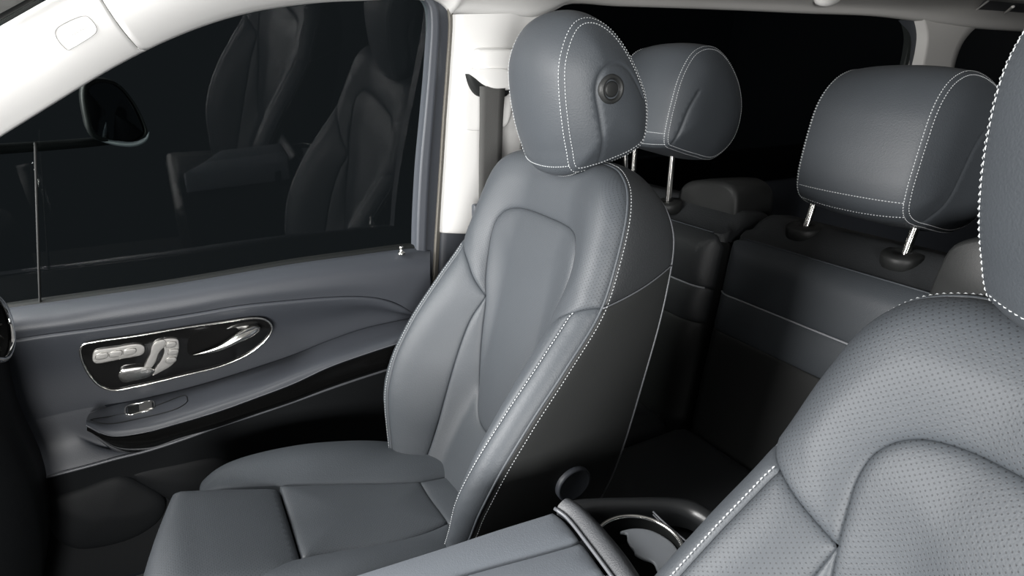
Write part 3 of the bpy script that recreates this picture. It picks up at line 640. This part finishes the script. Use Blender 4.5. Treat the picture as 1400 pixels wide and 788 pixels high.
# ------------------------------------------------------------------ headrests
def headrest(parent, fr, prof, sc, w, posts, groove=None, button=None, m=M_lea, ms=M_lea, crown=.010, dome=.022, bottom=None, stitch_w=.0012, sgap=.005, taper=.10):
    """prof: side outline as (t, n) in the frame fr, wrapped across the width; the sides are domed pads"""
    pr = sp(prof, 130, closed=True)
    if np.sum(pr[:, 0]*np.roll(pr[:, 1], -1)-np.roll(pr[:, 0], -1)*pr[:, 1]) < 0: pr = pr[::-1]
    tn = np.roll(pr, -1, 0)-np.roll(pr, 1, 0); tn /= np.linalg.norm(tn, axis=1)[:, None]; on = np.stack([tn[:, 1], -tn[:, 0]], 1)
    fr_ = fr; tc, th = (pr[:, 0].max()+pr[:, 0].min())/2, np.ptp(pr[:, 0])/2
    def fr(s, t, n):
        u = (np.asarray(t, float)-tc)/th; k_ = 1-taper*np.minimum(np.abs(u), 1.1)**2.6
        return fr_(sc+(np.asarray(s, float)-sc)*np.where(np.abs(u) < 1.3, k_, 1), t, n)
    fr.O = fr_.O
    def pt(q, s): return fr(np.full(len(q), s)+sc, q[:, 0], q[:, 1])
    def off(y):
        d = w-abs(y); return crown*(1-(abs(y)/w)**2.4)+.004*(1-math.exp(-d/.003))-.004
    ys = np.concatenate([[-w, -w+.0015, -w+.004, -w+.008, -w+.014], np.linspace(-w+.025, w-.025, 15), [w-.014, w-.008, w-.004, w-.0015, w]])
    hrst = grid('headrest', [pt(pr+on*off(y), y) for y in ys], m, parent, closed_u=True, flip=True)
    def vec(v2, s=0.0): return fr_(np.full(len(v2), s), v2[:, 0], v2[:, 1])-fr_.O
    k = np.arange(len(pr)+1) % len(pr)
    for sg in (-1, 1):
        gr = [sp(groove, 50)] if groove is not None else []
        def sideh(a, b, h, sg=sg): return fr(sc+sg*(w+h-.004), a, b)
        panel('headrest_side', pr, sideh, ms, hrst, step=.008, hb=.005, wb=.004, hp=dome, wp=.035, grooves=gr, gd=.0035, gw=.0028, skirt=.004, flip=(sg < 0))
        a = pt(pr+on*(off(w-sgap)+.0003), sg*(w-sgap))[k]; stitches('headrest_stitching', a, vec(on)[k], M_thread, hrst, wd=stitch_w)
        q = pr-on*.0055; hh = .005*(1-math.exp(-.0055/.004))+dome*(1-math.exp(-(.0055/.035)**1.5))
        stitches('headrest_stitching', pt(q, sg*(w+hh-.004))[k], vec(on*.4, sg*1.0)[k], M_thread, hrst, wd=stitch_w)
    if bottom is not None:
        i0 = np.argmin(np.linalg.norm(pr-arr(bottom), axis=1))
        for di in (-2, 2):
            i = (i0+di) % len(pr); yy = np.linspace(-w+sgap, w-sgap, 40)
            a = arr([fr(sc+y, pr[i, 0]+on[i, 0]*off(y), pr[i, 1]+on[i, 1]*off(y)) for y in yy]); stitches('headrest_stitching', a, np.tile(vec(on[i:i+1])[0], (40, 1)), M_thread, hrst, wd=stitch_w)
    for (s0, t0, n0), (s1, t1, n1), r in posts:
        a, b = fr_(s0, t0, n0), fr_(s1, t1, n1); tube('headrest_post', [a, (a+b)/2, b], r, M_chrome, parent, seg=20)
    if button:
        t, n, r = button; c = fr(sc-w-dome*.93, t, n)
        lathe('adjust_button', [(r*1.0, -.012), (r*1.0, .001), (r*.93, .006), (r*.8, .008), (r*.68, .005), (r*.60, -.002), (r*.56, -.002), (r*.54, .003), (r*.4, .0045), (.001, .005)], c, -fr_.S, M_shell, hrst, seg=48)
    return hrst
WA = .092
profA = [frA.on_s(a, b, -WA) for a, b in [(790, 234), (780, 205), (774, 177), (768, 126), (768.5, 86), (779, 51), (791, 33), (805, 26), (820, 27), (836, 36), (850, 51), (864, 75), (876, 104), (885, 135), (886, 166), (881, 193), (866, 207), (842, 219), (815, 230)]]
gA = [frA.on_s(a, b, -WA-.01) for a, b in [(826, 226), (820, 194), (813, 154), (808.6, 123), (813, 102), (824, 90), (842, 87), (860, 97), (873, 116), (882, 134)]]
bA = frA.on_s(835, 122, -WA-.026); poA = frA.on_s(858, 238, -.07)
botA = frA.on_s(790, 234, -WA)
def posts(t0, n0, t1, n1, sp_, r=.0055): return [((sg*sp_, t0, n0), (sg*sp_, t1, n1), r) for sg in (-1, 1)]
pA = posts(poA[0]-.03, poA[1]-.008, poA[0]+.085, poA[1]+.045, .07)
for fr, seat in ((frA, seatA), (frB, seatB)):
    up = 0 if seat is seatA else .02
    headrest(seat, fr, [p+arr([up, 0]) for p in profA], 0 if seat is seatA else .045, WA, pA, [g+arr([up, 0]) for g in gA], (bA[0]+up, bA[1], .0235), crown=.018, dome=.028, taper=.12, stitch_w=.0011 if seat is seatA else .0008, bottom=botA+arr([up, 0]))
    for sg in (-1, 1): lathe('post_collar', [(.019, -.02), (.019, .003), (.014, .006), (.006, .006)], fr(sg*.07, poA[0], poA[1]), fr.T, M_shell, seat, seg=24)

#CUSHION
# ------------------------------------------------------------------ passenger seat cushion
cx0, cy0 = .12, .965
def G(x, y):
    base = catI(x, [-.14, -.05, .09, .2, .36, .5], [.498, .478, .438, .415, .398, .385])
    v = (np.asarray(y)-cy0)*1.0; a = np.abs(v)
    hump = catI(x, [-.16, -.06, .0, .13, .25, .35, .46, .55], [-.07, -.055, -.015, .020, .014, -.014, -.06, -.10])
    g = sm((a-.095)/.075); rd = -.06*np.clip((a-.185)/.05, 0, 1.2)**2.2
    return base+hump*g+rd-.008*np.exp(-(v/.06)**2)
def cm(x, y, h):
    e = 1e-3; g = G(x, y); gx = (G(x+e, y)-G(x-e, y))/(2*e); gy = (G(x, y+e)-G(x, y-e))/(2*e); L = np.sqrt(1+gx*gx+gy*gy)
    return np.stack([x-gx/L*h, y-gy/L*h, g+h/L], 1)
def seamY(x): return catI(x, [-.2, .09, .2, .35, .5], [.112, .105, .085, .04, .02])
xs = np.linspace(.088, .345, 20)
rx = lambda v: .345+.03*(1-abs(v)/.1)*0
cp_ = np.vstack([np.stack([xs, cy0+seamY(xs)], 1), np.stack([xs, cy0-seamY(xs)*1.0-.06*sm((xs-.09)/.25)*1.0], 1)[::-1]])
cush = panel('cushion_centre', cp_, cm, M_per, seatA, hb=.005, hp=.008, wp=.04, flip=False)
yr0, yr1 = cp_[19], cp_[20]
rearp = np.vstack([[yr1, yr0], [(.50, cy0+.03)], [(.50, cy0-.16)], [(.36, cy0-.16)]])
panel('cushion_rear', rearp, cm, M_lea, seatA, hb=.004, hp=.006, wp=.03)
for sg in (1, -1):
    inner = cp_[:20] if sg == 1 else cp_[20:][::-1]
    out = [(.50, cy0+sg*.03), (.50, cy0+sg*.16), (.44, cy0+sg*.215), (.30, cy0+sg*.232), (.10, cy0+sg*.235), (.0, cy0+sg*.23), (-.045, cy0+sg*.21), (-.05, cy0+sg*.16), (-.045, cy0+sg*.118), (.0, cy0+sg*.112), (.05, cy0+sg*.108)]
    if sg == -1: out[0] = (.50, cy0-.16); out[1] = (.50, cy0-.18); 
    poly = np.vstack([inner, out] if sg == 1 else [inner, [(.36, cy0-.16)], out[1:]])
    sbm = panel('cushion_bolster', poly, cm, M_lea, seatA, hb=.005, hp=.010, wp=.03, skirt=.09)
    ln = sp([(.0, cy0+sg*.205), (.1, cy0+sg*.212), (.2, cy0+sg*.212), (.3, cy0+sg*.208), (.42, cy0+sg*.195)], 40)
# thigh support block, slid forward of the cushion
def TB(x, y):
    a = np.abs(y-cy0); z = catI(x, [-.16, -.12, -.09, -.05, .05, .09], [.455, .492, .497, .487, .452, .438])
    d = np.minimum.reduce([x+.140-.045*(y-cy0+.05)/.16, (.0885-x)*2.6, cy0+.112-y, y-(cy0-.16)])
    return z-.035*(1-np.minimum(d/.03, 1))**2.3
def tm(x, y, h): return np.stack([x, y, TB(x, y)+h], 1)
def rrect(x0, x1, y0, y1, r, n=6):
    P = []
    for cx, cy, a0 in ((x1-r, y1-r, 0), (x0+r, y1-r, 90), (x0+r, y0+r, 180), (x1-r, y0+r, 270)):
        for k in range(n+1): a = math.radians(a0+90*k/n); P.append((cx+r*math.cos(a), cy+r*math.sin(a)))
    return arr(P)
panel('thigh_support', arr([((p[0]+(.045*(p[1]-cy0+.05)/.16 if p[0] < 0 else 0)), p[1]) for p in rrect(-.135, .0865, cy0-.16, cy0+.112, .014)]), tm, M_per, seatA, hb=.004, hp=.006, wp=.03, skirt=.16)
# seat base, pedestal and frame under the cushion
box('seat_base', (-.04, cy0-.19, .14), (.46, cy0+.19, .36), M_shell, seatA, bev=.02)
box('seat_pedestal', (.02, cy0-.16, 0.0), (.42, cy0+.16, .16), M_blk, seatA, bev=.01)
tube('belt_buckle', [onY(571, 618, 1.16), onY(563, 609, 1.165)], .006, M_chrome, seatA)
box('seat_base', (.0, -.04, .14), (.30, .36, .40), M_shell, seatB, bev=.03)
box('seat_pedestal', (.04, .0, 0.0), (.28, .32, .16), M_blk, seatB, bev=.01)
core = [(frA, seatA), (frB, seatB)]
for fr, seat in core:
    rows = []
    hs = sp([(0, .60), (.15, .59), (.2, .56), (.215, .45), (.22, .2), (.2, -.05), (.16, -.09), (0, -.10)], 30)
    o = np.vstack([hs, (hs*arr([-1, 1]))[::-1][1:-1]])
    nf = F(o[:, 0], o[:, 1])-.03
    grid('foam_core', [fr(o[:, 0]*k, .25+(o[:, 1]-.25)*k, (F(o[:, 0]*k, .25+(o[:, 1]-.25)*k)-.022)) for k in (.02, .3, .6, .85, 1)]+[fr(o[:, 0], o[:, 1], nb(o[:, 1])+.02), fr(o[:, 0]*.05, o[:, 1]*.05+.25, np.full(len(o), -.15))], M_blk, seat, closed_u=True)

#ROW2
# ------------------------------------------------------------------ second row seats
def rear_seat(O, hw, label, prof, w, groove, post, bottom, ztop=.82, guide=None, hc=0.0, rm=M_lea):
    """O: foot of the backrest on the floor side, hw: half width"""
    root = thing('rear_seat', (O[0], O[1], .02), label, 'seat', 'second row seats')
    fr = Frame(O, 8); H = ztop-O[2]; H = H/math.cos(math.radians(8))
    def Fr(s, t):
        d = np.minimum(hw-np.abs(s), H-t+.0)
        return -.030*(1-np.clip(d/.05, 0, 1))**2.2-.02*sm((.62*H-t)/.06)*0
    def fm(s, t, h): return fr(s, t, Fr(s, t)+h)
    for nm_, t0, t1, m in (('backrest_roll', H-.135, H, rm), ('backrest_band', H-.225, H-.135, rm), ('backrest_centre', H-.62, H-.225, M_shell)):  # centre in the darker shell material: shade between the rows painted in
        r = .035 if nm_ == 'backrest_roll' else .002
        P = rrect(t0, t1, -hw, hw, .002)
        if nm_ == 'backrest_roll': P = arr([(t0, -hw), (t1-.03, -hw), (t1-.008, -hw+.012), (t1, -hw+.05), (t1, hw-.05), (t1-.008, hw-.012), (t1-.03, hw), (t0, hw)])
        P = P[:, ::-1]
        panel(nm_, P, fm, m, root, step=.012, hb=.003, hp=.004, wp=.03, flip=True)
    e = np.linspace(-hw+.01, hw-.01, 30)
    tube('light_piping', list(fr(e, np.full(30, H-.135), Fr(e, np.full(30, H-.135))+.003)), .0020, M_pipe2, root)
    e = np.linspace(-hw+.03, hw-.03, 30); P3 = fr(e, np.full(30, H-.001), Fr(e, np.full(30, H))+.004); tube('top_piping', list(P3), .0016, M_lea, root)
    # top deck and body
    dp_ = .17
    def dk(x, y, h): 
        d = np.minimum.reduce([x, dp_-x, hw-np.abs(y)]); tz = H-.002+.055*sm(x/.08)-.03*(1-np.clip(d/.03, 0, 1))**2.2*(x > .03)
        return fr(y, tz+h, -.03-x)
    dpts = rrect(0.0, dp_, -hw+.004, hw-.004, .02)
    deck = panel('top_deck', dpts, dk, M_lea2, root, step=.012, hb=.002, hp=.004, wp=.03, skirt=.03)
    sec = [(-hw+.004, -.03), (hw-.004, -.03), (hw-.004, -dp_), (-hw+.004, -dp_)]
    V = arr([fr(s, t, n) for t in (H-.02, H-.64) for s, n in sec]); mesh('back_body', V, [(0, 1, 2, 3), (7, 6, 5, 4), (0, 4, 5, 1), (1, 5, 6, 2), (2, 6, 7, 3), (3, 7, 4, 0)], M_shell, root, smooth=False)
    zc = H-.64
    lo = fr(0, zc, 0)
    box('seat_cushion', (lo[0]-.38, O[1]-hw, lo[2]+.02), (lo[0]+.02, O[1]+hw, lo[2]+.16), M_lea2, root, bev=.045)  # dark leather paints the shade low between the rows
    box('seat_pedestal', (lo[0]-.30, O[1]-hw+.05, .0), (lo[0]+.05, O[1]+hw-.05, lo[2]+.05), M_blk, root, bev=.01)
    hf = Frame((0, O[1], 0), 0); hd = hitter([deck]); pst = []; mid = (max(p[1] for p in prof)+min(p[1] for p in prof))/2
    for a, b in post:
        try: P = hd(a, b)
        except Exception: P = onX(a, b, 1.15); P[2] = ztop+.028
        for ds in ((0,) if len(post) > 1 else (0, .15)):
            pst.append(((P[1]-O[1]+ds, P[2]-.02, -P[0]), (P[1]-O[1]+ds, min(p[0] for p in prof)+.035, -P[0]*.6+mid*.4), .008))
            lathe('post_collar', [(.038, -.02), (.038, .001), (.035, .005), (.016, .007), (.013, .003), (.008, .002)], (P[0], P[1]+ds, P[2]), (-.12, 0, 1), M_shell, root, seg=32)
    headrest(root, hf, prof, hc, w, pst, groove, None, crown=.010, dome=.022, bottom=bottom, stitch_w=.0013, taper=.05)
    if guide:
        gx, gy, gz = guide
        rows = []
        for k, (yy, zz, xf, xb) in enumerate([(.055, -.30, .02, .12), (.062, -.06, .0, .14), (.06, -.012, .01, .15), (.045, 0.0, .03, .14)]):
            rows.append([(gx+a, gy+b, gz+zz) for a, b in rrect(xf, xb, -yy, yy, .02, 4)])
        g_ = grid('belt_outlet', rows, M_shell, root, closed_u=True, caps=True, flip=False)
    return root, fr
h2 = Frame((0, .705, 0), 0); W2 = .113
P2 = [h2.on_s(a, b, -W2) for a, b in [(1240, 290), (1244, 262), (1254, 227), (1266, 189), (1278, 156), (1291, 131), (1306, 112), (1324, 100), (1339, 98), (1357, 106), (1374, 126), (1384, 160), (1380, 210), (1362, 260), (1338, 300), (1310, 318), (1270, 312), (1246, 303)]]
G2 = [h2.on_s(a, b, -W2-.01) for a, b in [(1262, 318), (1284, 285), (1306, 235), (1325, 196), (1345, 170), (1372, 160)]]
b2 = h2.on_s(1240, 290, -W2)
seatC, frC = rear_seat((1.038, .705, .25), .275, 'charcoal rear seat with the large nearer headrest on two chrome posts', P2, W2, G2, [(1100, 311), (1235, 349)], b2)
h1 = Frame((0, 1.21, 0), 0)
P1_ = [h1.on_s(a, b, -W2) for a, b in [(919, 192), (923, 165), (929, 140), (936, 115), (946, 92), (960, 72), (975, 64), (990, 65), (1003, 76), (1014, 95), (1022, 120), (1024, 150), (1018, 180), (1008, 200), (985, 219), (960, 215), (932, 206), (921, 201)]]
G1 = [h1.on_s(a, b, -W2-.01) for a, b in [(930, 200), (938, 178), (948, 150), (960, 126)]]
seatD, frD = rear_seat((1.018, 1.23, .25), .235, 'charcoal rear seat by the side window, partly hidden behind the front seat', P1_, W2, G1, [(917, 232)], h1.on_s(919, 192, -W2), rm=M_lea2)  # darker leather on roll and band: shade put into the colour
def outlet(root, px, X0, X1, m=M_shell):
    """belt outlet housing on the seat shoulder: front outline traced, extruded rearwards and rounded"""
    C = sp([onX(a, b, X0)[[1, 2]] for a, b in px], closed=True, step=.008); c = C.mean(0); rows = []
    for k, x in ((.90, X0-.004), (.97, X0), (1, X0+.008), (1, X0+.05), (.98, X1-.02), (.9, X1), (.5, X1+.004)):
        rows.append([(x, c[0]+(p[0]-c[0])*k, c[1]+(p[1]-c[1])*k) for p in C])
    return grid('belt_outlet', rows, m, root, closed_u=True, caps=True)
outlet(seatD, [(928, 262), (938, 250), (965, 246), (995, 250), (1006, 262), (1004, 330), (1003, 420), (960, 420), (940, 330)], 1.19, 1.33)
outlet(seatC, [(1290, 352), (1302, 336), (1330, 326), (1370, 325), (1400, 340), (1410, 400), (1405, 440), (1262, 440), (1268, 405)], 1.13, 1.27)

#CONSOLE
# ------------------------------------------------------------------ centre console
con = thing('centre_console', (.3, .5, .02), 'grey leather centre console lid beside the passenger seat with open cup holder tray behind', 'console')
ZT = .62
def zc(px, z=ZT): return [onZ(a, b, z) for a, b in px]
fe = [(400, 811), (470, 788), (540, 766), (610, 744), (680, 721), (745, 701), (757, 697)]
sm_ = [(500, 827), (560, 808), (620, 788), (680, 771), (740, 755), (788, 741), (792, 739)]
ne = [(600, 860), (650, 843), (700, 825), (740, 812), (780, 800), (820, 786), (840, 778)]
A = sp(zc(fe), 60); Bm = sp(zc(sm_), 60); Cn = sp(zc(ne), 60)
end = sp(zc([(755, 697), (768, 706), (780, 719), (793, 736), (808, 756), (822, 775), (840, 800)]), 30)
def lidpanel(name, o, skirt=.02, m=M_cons, **k):
    o = arr(o)[:, :2]
    return panel(name, o, lambda x, y, h: np.stack([x, y, ZT-.006+h], 1), m, con, step=.01, hb=.005, wb=.004, hp=.003, wp=.03, skirt=skirt, **k)
e1 = end[:12]; jm = np.argmin(np.linalg.norm(end-Bm[-1], axis=1))
lidpanel('lid_far_pad', np.vstack([A[:-1], end[:jm], Bm[::-1]]), skirt=.05)
lidpanel('lid_near_pad', np.vstack([Bm, end[jm+1:], Cn[::-1][2:]]), skirt=.05)
e2 = end.copy()
tube('lid_piping', list(end[::2]+arr([.004, 0, 0])), .0026, M_pipe, con)
band0 = [p+arr([.008, .0, 0]) for p in end]
band1 = sp(zc([(784, 686), (796, 694), (815, 712), (838, 738), (860, 766), (874, 787), (888, 808)]), 30)
mid_ = [(a+b)/2+arr([0, 0, .010]) for a, b in zip(band0, band1)]
loft('rear_band', [[p+arr([0, 0, -.012]) for p in band0], band0, mid_, band1, [p+arr([.004, -.003, -.03]) for p in band1]], mat('textured_console_vinyl', (.042, .045, .05), .5, bump=.5, bscale=600), con, nu=40)
# tray frame
def cs(px, z): return zc(px, z)
outer = [(765, 690), (790, 683), (860, 680.5), (925, 681), (950, 685), (972, 696), (1010, 716), (1060, 745)]
inn1 = [(800, 697), (830, 693), (880, 692), (925, 694), (948, 700), (968, 714), (990, 735), (1040, 770)]
loft('tray_rim', [[p+arr([0, .012, -.12]) for p in cs(outer, .60)], [p+arr([0, .004, -.01]) for p in cs(outer, .60)], cs(outer, .602), cs(inn1, .60), [p+arr([-.002, -.004, -.03]) for p in cs(inn1, .60)]], mat('soft_black_plastic', (.012, .013, .014), .35), con, nu=50, nv=20)
structure_z = .56
tr = [(780, 690), (880, 690), (960, 700), (1060, 760), (1040, 840), (880, 830), (820, 760)]
mesh('tray_floor', [tuple(p) for p in zc(tr, .555)], [tuple(range(len(tr)))], M_doord, con, smooth=False)
tube('divider_edge', zc([(893, 700), (905, 712), (922, 727), (940, 742)], .60), .0013, M_pipe, con)
tube('divider_edge', zc([(893, 704), (903, 714), (918, 728), (936, 744)], .598), .0010, M_pipe, con)
# cup ring (circle fitted to the traced chrome arc) and the grey wavy insert
c0, c1, c2 = [onZ(a, b, .60) for a, b in ((828, 715), (880, 708), (932, 745))]
def circ(a, b, c):
    a, b, c = a[:2], b[:2], c[:2]; D = 2*(a[0]*(b[1]-c[1])+b[0]*(c[1]-a[1])+c[0]*(a[1]-b[1]))
    ux = ((a@a)*(b[1]-c[1])+(b@b)*(c[1]-a[1])+(c@c)*(a[1]-b[1]))/D; uy = ((a@a)*(c[0]-b[0])+(b@b)*(a[0]-c[0])+(c@c)*(b[0]-a[0]))/D
    return arr([ux, uy]), np.linalg.norm(a-arr([ux, uy]))
cc, cr_ = circ(c0, c1, c2)
print('cup', cc, cr_)
tube('cup_ring', [(cc[0]+cr_*math.cos(a), cc[1]+cr_*math.sin(a), .60) for a in np.linspace(0, 2*math.pi, 40, endpoint=False)], .0028, M_chrome, con, closed=True, n=90)
lathe('cup_well', [(cr_-.001, 0), (cr_-.004, -.045), (cr_-.01, -.06), (.001, -.06)], (cc[0], cc[1], .598), (0, 0, 1), M_blk, con, seg=64, caps=False)
ip = sp([onZ(a, b, .592)[:2] for a, b in [(848, 726), (857, 727.5), (858, 736), (862, 744), (868, 751), (868, 755), (880, 762), (893, 766), (900, 780), (906, 786), (915, 783), (930, 772), (931, 760), (920, 742), (905, 731), (890, 724), (875, 721.5), (862, 722)]], closed=True, step=.002)
panel('cup_insert', ip, lambda x, y, h: np.stack([x, y, .590+h], 1), M_cup, con, step=.006, hb=.001, hp=0, skirt=.004)
box('console_body', (.03, .455, .0), (.36, .585, .598), M_doord, con, bev=.01)
box('console_rear_body', (.34, .455, .0), (.60, .585, .545), M_doord, con, bev=.01)

#DASH
# ------------------------------------------------------------------ dashboard end with round vent, outside mirror
da = thing('dashboard', (-.45, .6, .3), 'dark dashboard end with a round chrome-ringed air vent at the left edge', 'dashboard')
rows = []
for y in np.linspace(-.3, 1.31, 24):
    k = sm((y-.95)/.2); xr = -.64+.34*k
    rows.append([(-.95, y, .12), (xr-.12, y, .14), (xr-.03, y, .30), (xr, y, .48), (xr-.01, y, .62), (xr-.005, y, .74), (xr-.02, y, .815), (xr-.07, y, .835), (xr-.2, y, .83), (-.95, y, .80), (-.97, y, .4)])
rows = [[tuple(p) for p in sp(r, 60)] for r in rows]
grid('dash_body', rows, M_doord, da, closed_u=True, caps=True)
vc = arr([-.262, 1.105, .832]); vax = Vector((1, -.15, .05))
vt = lathe('vent_barrel', [(.052, -.03), (.052, .0), (.048, -.004), (.046, -.02), (.001, -.02)], vc, vax, M_blk, da, seg=48)
V3 = Vector([float(q) for q in vc]); a = vax.normalized().orthogonal().normalized(); b = vax.normalized().cross(a)
tube('vent_ring', [tuple(V3+(a*math.cos(q)+b*math.sin(q))*.050+vax.normalized()*.002) for q in np.linspace(0, 2*math.pi, 40, endpoint=False)], .0042, M_chrome2, da, closed=True, n=80, seg=12)
for k in range(6):
    q = math.pi*k/6; d = a*math.cos(q)+b*math.sin(q); tube('vent_blade', [tuple(V3-vax.normalized()*.008-d*.044), tuple(V3-vax.normalized()*.006), tuple(V3-vax.normalized()*.008+d*.044)], .0015, M_steel, da, seg=8)
lathe('vent_knob', [(.012, -.012), (.012, .0), (.009, .002), (.001, .002)], vc, vax, M_chrome, da, seg=24)
mr = thing('door_mirror', onY(155, 155, 1.66), 'black outside mirror seen through the passenger window with a bright lower edge', 'mirror')
mp = [(116, 118), (130, 108), (160, 112), (182, 135), (198, 165), (203, 185), (190, 196), (160, 196), (128, 186), (119, 160)]
C = sp([onY(a, b, 1.62+(a-155)*.0013) for a, b in mp], 70, closed=True); c = C.mean(0); bk = arr([-.02, .09, 0])
def scl(k, o): return c+(C-c)*k+o
grid('mirror_housing', [scl(.88, arr([.0, .0, 0])), scl(.97, arr([0, -.006, 0])), scl(1, arr([-.006, 0, 0])), scl(1.02, bk*.4), scl(.92, bk), scl(.6, bk*1.5), scl(.1, bk*1.7)], M_paint, mr, closed_u=True)
grid('mirror_glass', [scl(.90, arr([-.002, .003, 0])), scl(.5, arr([-.002, .003, 0])), scl(.01, arr([-.002, .003, 0]))], mat('mirror_glass', (.25, .27, .28), .03, metal=1), mr, closed_u=True)
tube('mirror_edge', [onY(a, b, 1.61) for a, b in [(124, 184), (135, 190), (160, 196), (185, 197), (200, 190), (204, 180)]], [.001, .004, .006, .006, .005, .001], M_grey, mr)
tube('mirror_foot', [onY(150, 192, 1.68), onY(110, 196, 1.62), onY(-30, 206, 1.47)], .010, M_paint, mr)
# sun visor at the top left corner
vs = thing('sun_visor', (-.2, .95, 1.30), 'grey sun visor corner above the black windscreen seal', 'visor')
vv = [onY(-90, 60, 1.05), onY(-40, 40, 1.05), onY(20, 8, 1.05), onY(56, -12, 1.06), onY(40, -70, 1.0), onY(-60, -60, .95), onY(-120, 10, .98)]
vv = arr(vv); V = np.vstack([vv, vv+arr([-.008, 0, .012])]); n = len(vv)
mesh('visor_board', V, [tuple(range(n)), tuple(range(2*n-1, n-1, -1))]+[(i, i+n, (i+1) % n+n, (i+1) % n) for i in range(n)], mat('visor_cloth', (.22, .22, .21), .9, bump=.4, bscale=1200), vs, smooth=False)
